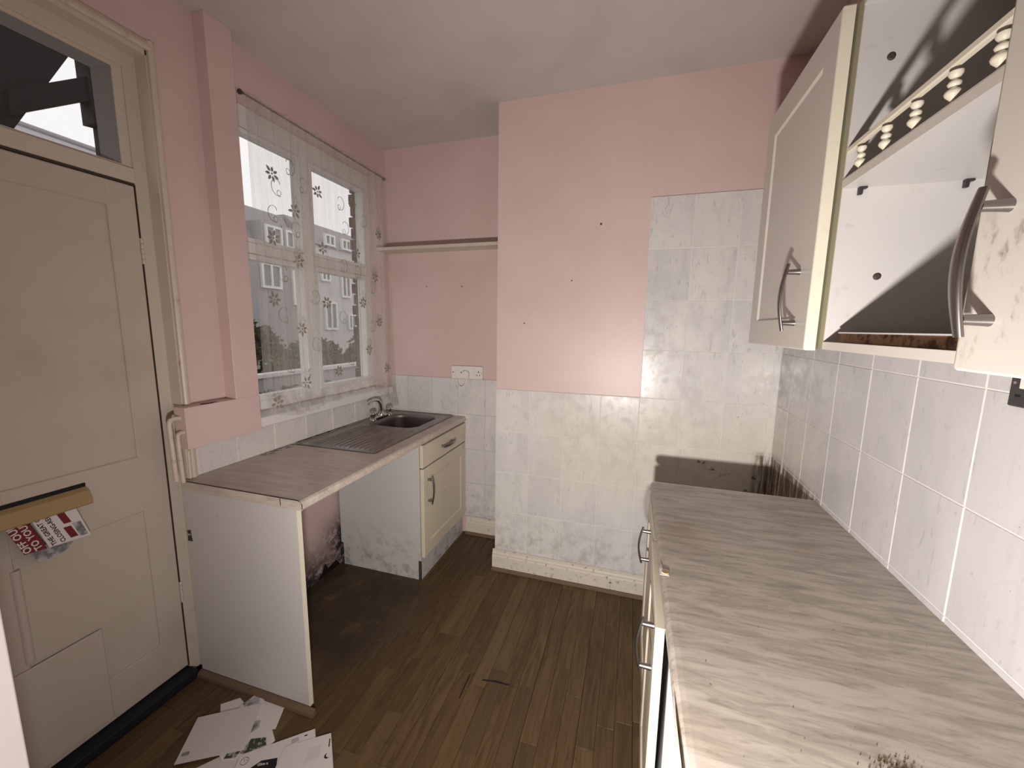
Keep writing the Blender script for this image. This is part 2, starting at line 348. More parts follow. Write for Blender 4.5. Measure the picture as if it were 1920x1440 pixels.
# chimney breast, low field
def grout(par, b, mat='grout'): MB().box(*b).build('grout', mat, par)
grout(wall_far, (XC, XR, YC-.0076, YC, .13, ZT)); grout(wall_far, (XT, XR, YC-.0076, YC, ZT, ZT+4*TH-.003))
for r_ in range(4):
    for c_ in range(4): tile_at(wall_far, ('y', YC-G), XT-(c_+1)*TW, XT-c_*TW, ZT-(r_+1)*TH, ZT-r_*TH, 'glazed_tile')
for r_ in range(-4, 4):
    for c_ in range(4):
        tile_at(wall_far, ('y', YC-G), XT+c_*TW, min(XT+(c_+1)*TW, XR-.009), ZT+r_*TH, ZT+(r_+1)*TH, 'glazed_tile')
# alcove
grout(wall_alcove, (.0, XC, YN-.0076, YN, .13, ZT), 'grout_dark')
for r_ in range(4):
    for (a, b) in ((.0095, .14), (.14, .34), (.34, .54), (.54, .74), (.74, XC-.001)): tile_at(wall_alcove, ('y', YN-G), a, b, ZT-(r_+1)*TH, ZT-r_*TH, 'glazed_tile')
# right wall
grout(wall_right, (XR-.0076, XR, -.9, YC-.008, .13, ZT+3*TH)); 
for r_ in range(-4, 2):
    ys = [YC-T-G]+[1.313-.2*q for q in range(0, 12)]
    for q in range(len(ys)-1):
        if r_ < -2 and ys[q] < .95: continue
        tile_at(wall_right, ('xr', XR-G), ys[q+1], ys[q], ZT+r_*TH, ZT+(r_+1)*TH, 'glazed_tile_lilac')
# left splashback strip, cut tiles under the sill
grout(wall_left, (0, .0076, .395, YN-T-G, .867, .997))
ys = [.395, .592, .790, .990, 1.190, 1.390, 1.590, 1.79, YN-T-G-.001]
for q in range(8): tile_at(wall_left, ('xl', G), ys[q], ys[q+1], .868, .9965, 'glazed_tile')

# ---------------- baseboards with moulded top and brown quadrant bead
def skirting(name, x0, x1, yf, par_struct=True):
    y = yf-T-G
    pr = [(x0, y, 0), (x0, y-.016, 0), (x0, y-.016, .088), (x0, y-.011, .094), (x0, y-.012, .104), (x0, y-.006, .112), (x0, y-.006, .128), (x0, y, .130)]
    s_ = struct(MB().prism(pr, (x1-x0, 0, 0)).build(name, 'skirting_paint'))
    MB().prism([(x0, y-.016, 0), (x0, y-.030, 0), (x0, y-.028, .010), (x0, y-.022, .016), (x0, y-.016, .018)], (x1-x0, 0, 0)).build('quadrant_bead', 'quadrant_wood', s_)
    return s_
sf = skirting('baseboard_far', XC-.012, 1.83, YC)
skirting('baseboard_alcove', .602, XC-.014, YN)
MB().box(1.640, 1.6415, YC-.0268, YC-.0255, .015, .08).box(1.632, 1.650, YC-.0268, YC-.0255, .058, .062).build('dirt_mark', 'wire_dark', sf)

# ================================================================ DOOR (left wall)
DX = -.06
fr = MB()
fr.box(-.17, DX+.005, .347, .400, 0, 2.415).box(-.17, DX+.005, DY0, -.512, 0, 2.415)          # jambs
fr.box(-.17, DX+.005, -.512, .347, 2.365, 2.415)                                     # head
fr.box(-.17, DX+.012, -.512, .347, 1.980, 2.030, .002)                               # transom bar
fr.box(DX+.005, .0, .388, .400, 0, 2.44).box(DX+.005, 0, DY0, DY0+.012, 0, 2.44).box(DX+.005, 0, DY0, .40, 2.415, 2.44)
door_frame = struct(fr.build('trim_2', 'cream_gloss'), 'cream painted door frame with transom around the left door')
ar = MB().prism([(0, .392, 0), (.012, .392, 0), (.016, .398, 0), (.016, .404, 0), (.012, .414, 0), (0, .414, 0)], (0, 0, 2.462))
ar.prism([(0, DY0+.02, 2.43), (.012, DY0+.02, 2.43), (.016, DY0+.02, 2.436), (.016, DY0+.02, 2.446), (.010, DY0+.02, 2.460), (0, DY0+.02, 2.460)], (0, .394-DY0-.02, 0))
ar.build('architrave', 'pipe_paint', door_frame)
# fanlight
fl = MB()
for b in ((-.512, .318, 2.030, 2.038), (-.512, .318, 2.352, 2.365), (.318, .347, 2.030, 2.365), (-.512, -.49, 2.030, 2.365)): fl.box(-.125, DX, *b)
fan = struct(fl.build('window_2', 'cream_gloss'), 'fanlight over the left door')
pt = MB().prism([(DX-.004, .318, 2.038), (-.098, .318, 2.038), (-.098, .280, 2.038)], (0, 0, .314)).prism([(DX-.004, -.49, 2.352), (-.098, -.49, 2.352), (-.098, -.49, 2.330)], (0, .808, 0))
pt.build('putty_bead', 'ink_grey', fan); MB().box(-.102, -.099, -.49, .318, 2.038, 2.352).build('pane', 'glass', fan)
# leaf
door = empty('door', (DX, .345, .03), 'cream painted panelled back door with a brass letter flap, left', 'door'); tag(door, kind='structure'); door.name = 'door_1'; BASE['door_1'] = Vector((DX, .345, .03))
MB().box(-.10, DX, -.510, .344, .035, 1.972, .002).build('leaf', 'door_paint', door)
def frame_mould(y0, y1, z0, z1, wdt=.010, d=.006):
    mb = MB()
    mb.prism([(DX, y0, z0), (DX, y0+wdt, z0+wdt), (DX, y0+wdt, z1-wdt), (DX, y0, z1)], (d, 0, 0)); mb.prism([(DX, y1, z0), (DX, y1-wdt, z0+wdt), (DX, y1-wdt, z1-wdt), (DX, y1, z1)], (d, 0, 0))
    mb.prism([(DX, y0, z0), (DX, y1, z0), (DX, y1-wdt, z0+wdt), (DX, y0+wdt, z0+wdt)], (d, 0, 0)); mb.prism([(DX, y0, z1), (DX, y1, z1), (DX, y1-wdt, z1-wdt), (DX, y0+wdt, z1-wdt)], (d, 0, 0))
    return mb
# raised stiles and rails leave sunk panels
RD = .007
st = MB()
for b in ((.254, .342, .04, 1.970), (-.175, -.085, .04, 1.970), (-.508, -.42, .04, 1.970)): st.box(DX-.001, DX+RD, b[0], b[1], b[2], b[3], .003)
for b in ((-.085, .254), (-.42, -.175)):
    for z0, z1 in ((.04, .205), (.775, .990), (1.885, 1.970)): st.box(DX-.001, DX+RD-.0003, b[0]-.004, b[1]+.004, z0, z1, .003)
st.build('stiles_and_rails', 'door_paint', door)
MB().box(DX+RD, DX+RD+.009, -.150, .085, .062, .415, .003).build('patch_board', 'door_paint', door)
MB().tube([(DX+.002, -.085, .43), (DX+.002, -.085, .74)], .0125, 10).build('groove_moulding', 'door_paint', door)
for z in (1.70, .33):
    h = MB()
    for q in range(5): h.lathe([(.005, 0), (.0055, .001), (.0055, .0165), (.005, .0175)], (DX+.004, .348, z+q*.0185), n=10)
    h.build('hinge', 'cream_gloss', door)
gp = MB().box(DX-.004, DX+.0058, .344, .347, .035, 1.975).box(DX-.004, DX+.006, -.512, .344, 1.9725, 1.9795); gp.build('shadow_gap', 'wire_dark', door)
sl = MB().box(DX+RD, DX+RD+.0015, -.22, .099, .874, .950, .0007).build('letter_slot', 'black', door)
fp = MB().prism([(DX+RD+.004, -.215, .937), (DX+RD+.020, -.215, .926), (DX+RD+.036, -.215, .887), (DX+RD+.032, -.215, .882), (DX+RD+.015, -.215, .916), (DX+RD+.002, -.215, .926)], (0, .312, 0)).build('letter_flap', 'brass_flap', door)
tag(fp, 'worn brass letter flap held open by post')
struct(MB().box(-.13, -.005, -.512, .347, -.008, .030, .002).build('trim_3', 'black_threshold'), 'black threshold strip under the left door')
# leaflets stuck in the letterbox
LX = -.026
def leaf(name, pts, mat, th=.0008, lean=.13, parent=None, org=None):
    P = [(LX+(.88-z)*lean+.0, y, z) for y, z in pts]
    return MB().prism(P, (th, 0, 0)).build(name, mat, parent, org)
lf = leaf('leaflet', [(-.097, .905), (-.059, .905), (-.027, .789), (-.075, .794), (-.097, .874)], 'ink_red', org=(LX, 0, .79)); 
tag(lf, 'red advertising leaflet with white capitals hanging from the letter flap', 'leaflet')
lf2 = leaf('leaflet', [(-.050, .905), (.051, .905), (.076, .781), (-.023, .789)], 'paper_white', org=(LX+.002, 0, .79), lean=.15)
tag(lf2, 'white advertising leaflet with black headline and red labels in the letter flap', 'leaflet')
lf3 = leaf('leaflet', [(-.066, .80), (-.049, .752), (.013, .758), (.05, .80)], 'paper_grey', lean=.10, org=(LX-.002, 0, .76))
tag(lf3, 'grey folded back page below the two printed leaflets', 'leaflet')
def lt(body, yz, size, mat, par, lean, d=(-.72, 1.)):
    y, z = yz; rx = -lean*d[1]
    text('printed_text', body, size, (LX+(.88-z)*lean+.0013, y+size*.72, z-size*.12), (rx, d[0]*.38, d[1]), (lean*.38*.72, -1, -.38*.72), mat, par)
lt('OFF OUR', (-.0750, .800), .0240, 'paper_white', lf, .13)
lt('TO YOUR', (-.0520, .799), .0230, 'paper_white', lf, .13)
lt('THE GREAT CA', (-.0160, .795), .0160, 'ink_black', lf2, .15)
lt('CLOSING-REL', (.0050, .794), .0160, 'ink_black', lf2, .15)
for y0, z0 in ((.020, .795), (.012, .845)):
    rl = MB().prism([(LX+(.88-z)*.15+.0012, y, z) for y, z in ((y0+.008, z0), (y0+.026, z0-.001), (y0+.014, z0+.038), (y0-.004, z0+.039))], (.0004, 0, 0)).build('red_label', 'ink_red', lf2)
ph = MB().prism([(LX+(.88-z)*.15+.0012, y, z) for y, z in ((.050, .790), (.070, .788), (.058, .838), (.038, .84))], (.0004, 0, 0)).build('printed_picture', 'paper_grey', lf2)

# pipes beside the door
pr_ = MB().tube([(.030, .357, 1.122), (.030, .335, 1.124), (.030, .322, 1.120), (.030, .317, 1.105), (.030, .322, .88)], .0085, 12)
tag(pr_.build('water_pipe', 'pipe_paint', origin=(.03, .32, .88)), 'cream painted pipe beside the door, outer and taller of two', 'pipe', 'pipes by the door')
pr_ = MB().tube([(.042, .357, 1.066), (.042, .346, 1.067), (.042, .336, 1.062), (.042, .334, 1.05), (.042, .338, .87)], .0075, 12)
tag(pr_.build('water_pipe', 'pipe_paint', origin=(.04, .34, .87)), 'cream painted pipe beside the door, inner and shorter of two', 'pipe', 'pipes by the door')
tag(MB().box(.002, .020, .372, .393, .868, .995, .003).tube([(.022, .378, .87), (.022, .380, .985)], .006, 8).build('wood_batten', 'pipe_paint', origin=(.01, .38, .868)), 'peeling upright batten between pipes and splashback tiles', 'batten')

# ================================================================ WINDOW
FX0, FX1 = -.165, -.105
wf = MB()
for b in ((WY0, 1.765, 2.385, WZ1), (WY0, 1.765, WZ0, 1.10), (WY0, .73, 1.10, 2.385), (1.70, 1.765, 1.10, 2.385), (1.165, 1.225, 1.10, 2.385)): wf.box(FX0, FX1, *b, .003)
for y0, y1 in ((.73, 1.165), (1.225, 1.70)): wf.box(FX0, FX1, y0, y1, 1.822, 1.878, .003)
win = struct(wf.build('window_1', 'upvc'), 'white framed kitchen window behind the net curtain')
for y0, y1 in ((.73, 1.165), (1.225, 1.70)):
    for z0, z1 in ((1.10, 1.822), (1.878, 2.385)):
        s_ = MB(); k_ = .026 if z0 < 1.5 else .018
        for b in ((y0, y1, z0, z0+k_), (y0, y1, z1-k_, z1), (y0, y0+k_, z0+k_, z1-k_), (y1-k_, y1, z0+k_, z1-k_)): s_.box(FX0+.01, FX1+.012, *b, .003)
        s_ = s_.build('sash', 'upvc', win); MB().box(-.139, -.135, y0+k_, y1-k_, z0+k_, z1-k_).build('pane', 'glass', s_)
sill = struct(MB().box(-.105, .032, .680, 1.79, 1.0, 1.047, .004).build('trim_4', 'upvc'), 'white window board under the kitchen window')
# brick leaf of the outside wall, seen through the right pane
ol = struct(MB().box(-.225, -.172, 1.745, 2.0, .95, 2.6).build('wall_outer', 'mortar'))
for q in range(21):
    d = .012 if q % 2 else 0
    z0 = .96+q*.075
    MB().box(-.232+d-.012, -.171, 1.725+random.uniform(0, .004), 2.0, z0, z0+.065, .003).build('brick', 'brick', ol)

# net curtain
random.seed(3)
def curt(u, v):      # u along the window 0..1, v 0 top..1 bottom
    sp = u+.012*math.sin(9*u+1)
    y = .742+sp*(1.035+.025*v)+.004*math.sin(40*u+3*v)-.040*v*(1-u)
    a = .014+.009*math.sin(5.3*u+1.1)+.006*v*math.sin(2.7*u+4*v)
    env = .35+.65*min(1, max(0, (u-.10)*6))
    ph = (9.5*u+.55*math.sin(3.1*u)+.12*math.sin(11*u)) % 1; f = 1.7*math.exp(-((ph-.5)/.13)**2)-.35+.10*math.sin(2*math.pi*(31*u+.3))
    zb = 1.050+.028*math.sin(9*u+2.6)
    if u > .80: zb -= min(1, (u-.80)/.10)*.115
    if .55 < u < .80: zb += .02*math.sin(22*u)
    ztop = 2.484+.004*math.sin(30*u)
    x = .020+.030*v+a*env*f*(.55+.45*v)
    if v > .93: x += (v-.93)*.35*(1+.5*math.sin(17*u))
    return Vector((max(x, .004 if v < .9 else .036), min(y, 1.803), ztop+(zb-ztop)*v))
nu, nv = 330, 46
cv = [curt(i_/nu, j_/nv) for j_ in range(nv+1) for i_ in range(nu+1)]
cf = [(j_*(nu+1)+i_, j_*(nu+1)+i_+1, (j_+1)*(nu+1)+i_+1, (j_+1)*(nu+1)+i_) for j_ in range(nv) for i_ in range(nu)]
cr = empty('net_curtain', (.01, .74, 1.0), 'grubby white net curtain with embroidered flowers hanging over the window', 'curtain')
MB().add(cv, cf, True).build('net_panel', 'net', cr)
def near_u(y, z):
    best = None; v = (2.484-z)/(2.484-1.05)
    for i_ in range(401):
        q = curt(i_/400, min(1, max(0, v)))
        if best is None or abs(q.y-y) < best[0]: best = (abs(q.y-y), i_/400)
    return best[1], v
def onc(y, z, off=.0012):
    u, v = near_u(y, z); q = curt(u, min(1, max(0, v))); return Vector((q.x+off, y, z))
FL = [(.857, 2.184), (.981, 2.051), (1.144, 2.192), (.838, 1.89), (1.149, 1.898), (1.42, 2.207), (.982, 1.807), (.814, 1.602), (.972, 1.462), (1.151, 1.607), (.79, 1.319), (.975, 1.181), (1.167, 1.317), (1.44, 1.925), (1.472, 1.627), (1.507, 1.33), (1.216, 1.219), (1.612, 1.802), (1.63, 1.505), (1.691, 1.19), (.77, 1.11), (1.66, 2.08)]
for (y, z) in FL:
    mb = MB(); a0 = random.uniform(0, 6); n = random.choice((6, 7, 7)); mb_f = []
    ctr = onc(y, z, .004)
    for q in range(n):
        a = a0+q*2*math.pi/n; ln = .036*random.uniform(.85, 1.15); wd = .0070
        pts = [(0.25, 0), (.5, 1), (.8, .75), (1, 0), (.8, -.75), (.5, -1)]
        ring = [(ln*p_[0]*math.cos(a)-wd*p_[1]*math.sin(a), ln*p_[0]*math.sin(a)+wd*p_[1]*math.cos(a)) for p_ in pts]
        mb.prism([ctr+Vector((0, r0, r1)) for r0, r1 in ring], (.0012, 0, 0))
    mb.lathe([(.004, 0), (.005, .002), (.002, .004)], ctr, (1, 0, 0), 8); mb.build('embroidered_flower', 'net_thread', cr)
sc = MB()
for (y, z) in [(.90, 2.10), (.86, 1.97), (1.03, 2.16), (1.0, 1.93), (1.30, 2.15), (1.33, 2.02), (1.5, 2.1), (.9, 1.70), (.88, 1.5), (1.05, 1.60), (1.30, 1.80), (1.3, 1.5), (.9, 1.25), (1.35, 1.25), (1.56, 1.7), (1.54, 1.45), (1.08, 1.35), (.95, 2.22), (1.42, 1.78)]:
    s_ = random.choice((-1, 1)); pts = []; o_ = onc(y, z, .003)
    for q in range(26):
        t_ = q/25; a = t_*4.6*math.pi/1.25; r_ = .028*(1-t_)**.8+.004
        pts.append(o_+Vector((0, s_*(r_*math.cos(a)-.03*(1-t_)), r_*math.sin(a)+.05*(1-t_)**2)))
    sc.tube(pts, .0012, 4, False)
tag(sc.build('embroidered_scrolls', 'net_thread', cr), kind='stuff')
MB().tube([(.012, .735, 2.478), (.012, 1.2, 2.475), (.012, 1.795, 2.472)], .003, 6).lathe([(.009, 0), (.011, .01), (.006, .016)], (.001, .742, 2.478), (1, 0, 0), 8).lathe([(.009, 0), (.011, .01), (.006, .016)], (.001, 1.785, 2.472), (1, 0, 0), 8).build('curtain_wire', 'wire_dark', cr)

# ================================================================ ALCOVE SHELF + SOCKETS
sh = MB().box(.001, XC-.001, 1.682, YN-.001, 1.985, 2.005, .001)
tag(sh.build('wall_shelf', 'cream_gloss', origin=(.0, 1.815, 1.985)), 'narrow cream shelf across the alcove beside the chimney breast', 'shelf')
sk = empty('double_socket', (.655, YN-T, 1.13), 'white double socket with a plug in its left outlet, alcove wall', 'socket')
MB().box(.583, .727, YN-.022, YN-T-.0005 if False else YN-.0005, 1.132, 1.219, .002).build('face_plate', 'plastic_white', sk)
for x_ in (.634, .662): MB().box(x_, x_+.012, YN-.025, YN-.0215, 1.188, 1.207, .001).build('rocker_switch', 'plastic_white', sk)
mb = MB()
for a in ((.698, 1.182, .006, .012), (.686, 1.160, .007, .005), (.706, 1.160, .007, .005), (.719, 1.175, .005, .005)): mb.box(a[0]-a[2]/2, a[0]+a[2]/2, YN-.0226, YN-.0218, a[1]-a[3]/2, a[1]+a[3]/2)
mb.build('socket_holes', 'black', sk)
sp = empty('fused_spur', (.54, YN-T, 1.13), 'white single switch plate left of the double socket, cable looping below', 'switch')
MB().box(.496, .581, YN-.020, YN-.0005, 1.131, 1.218, .002).build('face_plate', 'plastic_white', sp)
MB().box(.524, .558, YN-.0235, YN-.0195, 1.160, 1.188, .002).build('fuse_carrier', 'plastic_white', sp)
for x_ in (.509, .569): MB().lathe([(.0045, 0), (.0045, .001)], (x_, YN-.0198, 1.174), (0, -1, 0), 8).build('screw', 'wire_dark', sp)
plg = empty('plug', (.61, YN-.022, 1.14), 'white plug pushed into the left outlet of the double socket', 'plug')
mb = MB(); mb.prism([(.588, YN-.0225, 1.140), (.632, YN-.0225, 1.140), (.634, YN-.0225, 1.170), (.628, YN-.0225, 1.185), (.611, YN-.0225, 1.190), (.594, YN-.0225, 1.185), (.587, YN-.0225, 1.170)], (0, -.026, 0)); mb.build('plug_body', 'plastic_white', plg)
pts = [(.611+(-.036)*(1-math.cos(a)), YN-.030-.004*math.sin(a), 1.139-.062*math.sin(a)) for a in [math.pi*q/16 for q in range(17)]]
MB().tube(pts, .0035, 8).build('cable', 'plastic_white', plg)

# ================================================================ LEFT UNIT
ZW = .866
lw = empty('worktop', (.3, 1.08, .828), 'cream marbled laminate worktop under the window with the sink let in', 'worktop')
mb = MB(); Y0, Y1 = .356, YN-T-G-.001
for b in ((.0032, .575, Y0, 1.34), (.0032, .075, 1.34, 1.735), (.455, .575, 1.34, 1.735), (.0032, .575, 1.735, Y1)): mb.box(b[0], b[1], b[2], b[3], .828, ZW)
mb.build('top', 'worktop_left', lw)
pf = [(.575, Y0, .828), (.592, Y0, .828), (.599, Y0, .836), (.600, Y0, .850), (.596, Y0, .860), (.588, Y0, .8655), (.575, Y0, ZW)]
mb = MB().prism(pf, (0, Y1-Y0, 0)); mb.build('rolled_edge', 'worktop_left', lw)
MB().box(-.0+.0035, .596, Y0-.002, Y0-.0005, .829, .8645).build('end_strip', 'worktop_left', lw)
cr_ = MB().tube([(.0035, Y0-.001, ZW), (.25, Y0-.001, ZW+.0003), (.578, Y0-.001, ZW+.0003), (.592, Y0-.001, .862), (.598, Y0-.001, .850), (.597, Y0-.001, .836)], .0016, 5)
cr_.tube([(.50, Y0-.0026, .864), (.502, Y0-.0026, .836)], .0014, 5); cr_.build('dirty_joint', 'ink_black', lw)
ep = empty('end_panel', (.3, .365, .015), 'white upright end panel carrying the near end of the left worktop', 'panel')
MB().box(.004, .570, .357, .374, .024, .8275, .001).build('board', 'cabinet_white', ep)
MB().box(.570, .5715, .357, .374, .024, .8275).box(.5716, .5735, .3575, .3735, .024, .8275).build('edging', 'edging_cream', ep)
MB().prism([(.004, .3565, .610), (.030, .3565, .612), (.026, .3565, .632), (.024, .3565, .660), (.006, .3565, .656)], (0, -.0008, 0)).build('broken_notch', 'wire_dark', ep)
MB().tube([(.008, .353, .640), (.024, .353, .642)], .004, 6).build('pipe_stub', 'chrome', ep)
tag(MB().prism([(.0, .356, .001), (.0, .336, .001), (.0, .338, .012), (.0, .345, .020), (.0, .356, .0235)], (.60, 0, 0)).build('floor_bead', 'quadrant_wood', origin=(.3, .35, 0)), 'brown quadrant beading along the foot of the white end panel', 'beading')
# sink base cabinet
sb = empty('base_cabinet', (.3, 1.5, 0), 'cream sink cabinet with one drawer and one door under the left worktop', 'cabinet')
CY0, CY1 = 1.205, YN-T-G-.004
MB().box(.016, .573, CY0, CY0+.017, .146, .8275, .0008).build('side_panel', 'cabinet_mouldy', sb)
MB().box(.016, .573, CY1-.017, CY1, .146, .8275, .0008).build('side_panel', 'cabinet_mouldy', sb)
MB().box(.016, .573, CY0+.018, CY1-.018, .146, .164).build('bottom_panel', 'cabinet_white', sb)
MB().box(.574, .5760, CY0, CY0+.017, .146, .8275).build('edging', 'edging_olive', sb)
MB().box(.03, .556, CY0+.003, CY0+.018, .001, .1455).build('plinth_end', 'cabinet_mouldy', sb)
MB().box(.557, .572, CY0+.006, CY1-.002, .001, .1455).build('plinth', 'cabinet_mouldy', sb)
MB().box(.557, .574, CY0-.0005, CY0+.0055, .001, .120).build('plinth_gap', 'wire_dark', sb)
def shaker(x0, x1, y0, y1, z0, z1, sgn, fw_=.06, rec=.0035, bev=.0025):
    """panelled front; sgn=+1 faces +x, -1 faces -x"""
    f, b = (x1, x0) if sgn > 0 else (x0, x1)
    mb = MB()
    o_ = [(y0, z0), (y1, z0), (y1, z1), (y0, z1)]; i1 = [(y0+fw_, z0+fw_), (y1-fw_, z0+fw_), (y1-fw_, z1-fw_), (y0+fw_, z1-fw_)]
    e = .006; i2 = [(y0+fw_+e, z0+fw_+e), (y1-fw_-e, z0+fw_+e), (y1-fw_-e, z1-fw_-e), (y0+fw_+e, z1-fw_-e)]
    oo = [(y0+bev, z0+bev), (y1-bev, z0+bev), (y1-bev, z1-bev), (y0+bev, z1-bev)]
    V = [(b, *q) for q in o_]+[(f-sgn*bev, *q) for q in o_]+[(f, *q) for q in oo]+[(f, *q) for q in i1]+[(f-sgn*rec, *q) for q in i2]
    F = [(3, 2, 1, 0)]
    for l_ in range(4):
        for q in range(4): F.append((l_*4+q, l_*4+(q+1) % 4, l_*4+4+(q+1) % 4, l_*4+4+q))
    F.append((16, 17, 18, 19))
    if sgn < 0: F = [q[::-1] for q in F]
    return mb.add(V, F)
def slab(x0, x1, y0, y1, z0, z1, bev=.003): return MB().box(x0, x1, y0, y1, z0, z1, bev)
def handle(p0, p1, out, parent, mat='handle_metal', r=.0075, over=.020, reach=.032):
    """bow handle; p0,p1 = feet on the face, out = outward unit vector"""
    p0, p1, out = Vector(p0), Vector(p1), Vector(out); d = (p1-p0).normalized(); s_ = d.cross(out)
    h = MB(); L0 = (p1-p0).length; n = 18; vv = []; hw = .0088
    for i_ in range(n+1):
        t_ = i_/n; q = p0-d*over+d*(L0+2*over)*t_; bow = math.sin(math.pi*t_)
        c = q+out*(reach-.006+.012*bow); w_ = hw*(.75+.35*bow); th = .0035
        tang = (d*(L0+2*over)+out*(.012*math.pi*math.cos(math.pi*t_))).normalized(); nn = s_.cross(tang)
        if nn.dot(out) < 0: nn = -nn
        prof = [(-1, -.6), (-.7, -1), (.7, -1), (1, -.6), (.8, .5), (0, 1.0), (-.8, .5)]
        vv += [c+s_*w_*a+nn*th*b for a, b in prof]
    m_ = 7
    F = [(i_*m_+j_, i_*m_+(j_+1) % m_, (i_+1)*m_+(j_+1) % m_, (i_+1)*m_+j_) for i_ in range(n) for j_ in range(m_)]
    h.add(vv, F, True); h.add(vv[:m_], [tuple(range(m_))]); h.add(vv[-m_:], [tuple(range(m_))[::-1]])
    h_ = h.build('handle', mat, parent)
    return h_, p0, p1, out
def feet(h_, p0, p1, out, reach=.032, off=.0045):
    for p in (p0, p1):
        MB().lathe([(.0078, 0), (.0072, .004), (.0060, reach-.010), (.0060, reach-off-.001)], p, out, 12).build('handle_foot', 'handle_metal', h_)
dr = shaker(.577, .597, CY0+.003, CY1-.004, .690, .823, 1, .001, 0).build('drawer_front', 'cabinet_cream', sb)
feet(*handle((.597, 1.44, .756), (.597, 1.568, .756), (1, 0, 0), dr))
dd = shaker(.577, .597, CY0+.003, CY1-.004, .148, .683, 1, .075, .005).build('door', 'cabinet_cream', sb)
feet(*handle((.597, 1.262, .606), (.597, 1.262, .478), (1, 0, 0), dd))
MB().box(.574, .5765, CY0+.003, CY1-.004, .6835, .6895).build('shadow_gap', 'ink_black', sb)

# sink
sn = empty('sink', (.27, 1.335, ZW), 'stainless steel sink with ribbed drainer set into the left worktop', 'sink')
SX0, SX1, SY0, SY1 = .034, .515, .888, 1.788
BX0, BX1, BY0, BY1, BR = .105, .440, 1.375, 1.715, .075
def sd(x, y, x0, x1, y0, y1, r):
    cx, cy = (x0+x1)/2, (y0+y1)/2; qx = abs(x-cx)-(x1-x0)/2+r; qy = abs(y-cy)-(y1-y0)/2+r
    return math.hypot(max(qx, 0), max(qy, 0))+min(max(qx, qy), 0)-r
def smt(a, b, t): t = min(1, max(0, (t-a)/(b-a))); return t*t*(3-2*t)
def deck(x, y):
    e = min(x-SX0, SX1-x, y-SY0, SY1-y)
    z = ZW+.0055-.0035*smt(.006, .016, e)+(-.003 if e < .0025 else 0)+.0018*0
    if 1.352 > y > .915 and .10 < x < .485:
        dr_ = min(smt(.915, .95, y), smt(1.352, 1.31, y) if False else 1-smt(1.31, 1.35, y))*min(smt(.10, .11, x), 1-smt(.475, .485, x))
        ph_ = (x-.105)/.0312; fr_ = abs((ph_ % 1)-.5)*2
        z += dr_*(.0042*smt(.35, .75, fr_)-.0012)
    d = sd(x, y, BX0, BX1, BY0, BY1, BR); z -= .002*(1-smt(0, .014, d))
    return z
nx, ny = 132, 246; V = []; idx = {}; F = []; FB = []
for j_ in range(ny+1):
    for i_ in range(nx+1):
        x_ = SX0+(SX1-SX0)*i_/nx; y_ = SY0+(SY1-SY0)*j_/ny; V.append(Vector((x_, y_, deck(x_, y_))))
# snap vertices near the bowl outline onto it
for q in V:
    d = sd(q.x, q.y, BX0, BX1, BY0, BY1, BR)
    if abs(d) < .0031:
        e = .0005; gx = (sd(q.x+e, q.y, BX0, BX1, BY0, BY1, BR)-d)/e; gy = (sd(q.x, q.y+e, BX0, BX1, BY0, BY1, BR)-d)/e
        q.x -= gx*d; q.y -= gy*d
for j_ in range(ny):
    for i_ in range(nx):
        a = j_*(nx+1)+i_; f = (a, a+1, a+nx+2, a+nx+1)
        c = (V[f[0]]+V[f[2]])/2
        if sd(c.x, c.y, BX0, BX1, BY0, BY1, BR) > -.0002: F.append(f)
MB().add(V, F, True).build('drainer', 'steel', sn)
bw = MB(); rings = []
def rr(inset, z, n=64):
    x0, x1, y0, y1, r = BX0+inset, BX1-inset, BY0+inset, BY1-inset, max(.02, BR-inset*.5); out = []
    for cx, cy, a0 in ((x1-r, y1-r, 0), (x0+r, y1-r, 90), (x0+r, y0+r, 180), (x1-r, y0+r, 270)):
        for q in range(n//4): a = R(a0+90*q/(n//4-1)); out.append((cx+r*math.cos(a), cy+r*math.sin(a), z))
    return out
prof = [(-.003, ZW+.0001), (.001, ZW-.002), (.004, ZW-.010), (.007, ZW-.03), (.012, ZW-.09), (.018, ZW-.125), (.032, ZW-.145), (.06, ZW-.150), (.125, ZW-.153)]
vv = []; 
for a in prof: vv += rr(*a)
n = 64; bw.add(vv, [(i_*n+j_, (i_+1)*n+j_, (i_+1)*n+(j_+1) % n, i_*n+(j_+1) % n) for i_ in range(len(prof)-1) for j_ in range(n)], True); bw.add(vv[-n:], [tuple(range(n))])
bw.build('bowl', 'steel_dull', sn)
MB().lathe([(.04, 0), (.038, .003), (.02, .001)], (.27, 1.545, ZW-.1528), n=20).build('plughole', 'chrome', sn)
MB().lathe([(.012, 0), (.012, .002)], (.120, 1.47, ZW-.045), (1, 0, .1), 14).build('overflow', 'black', sn)
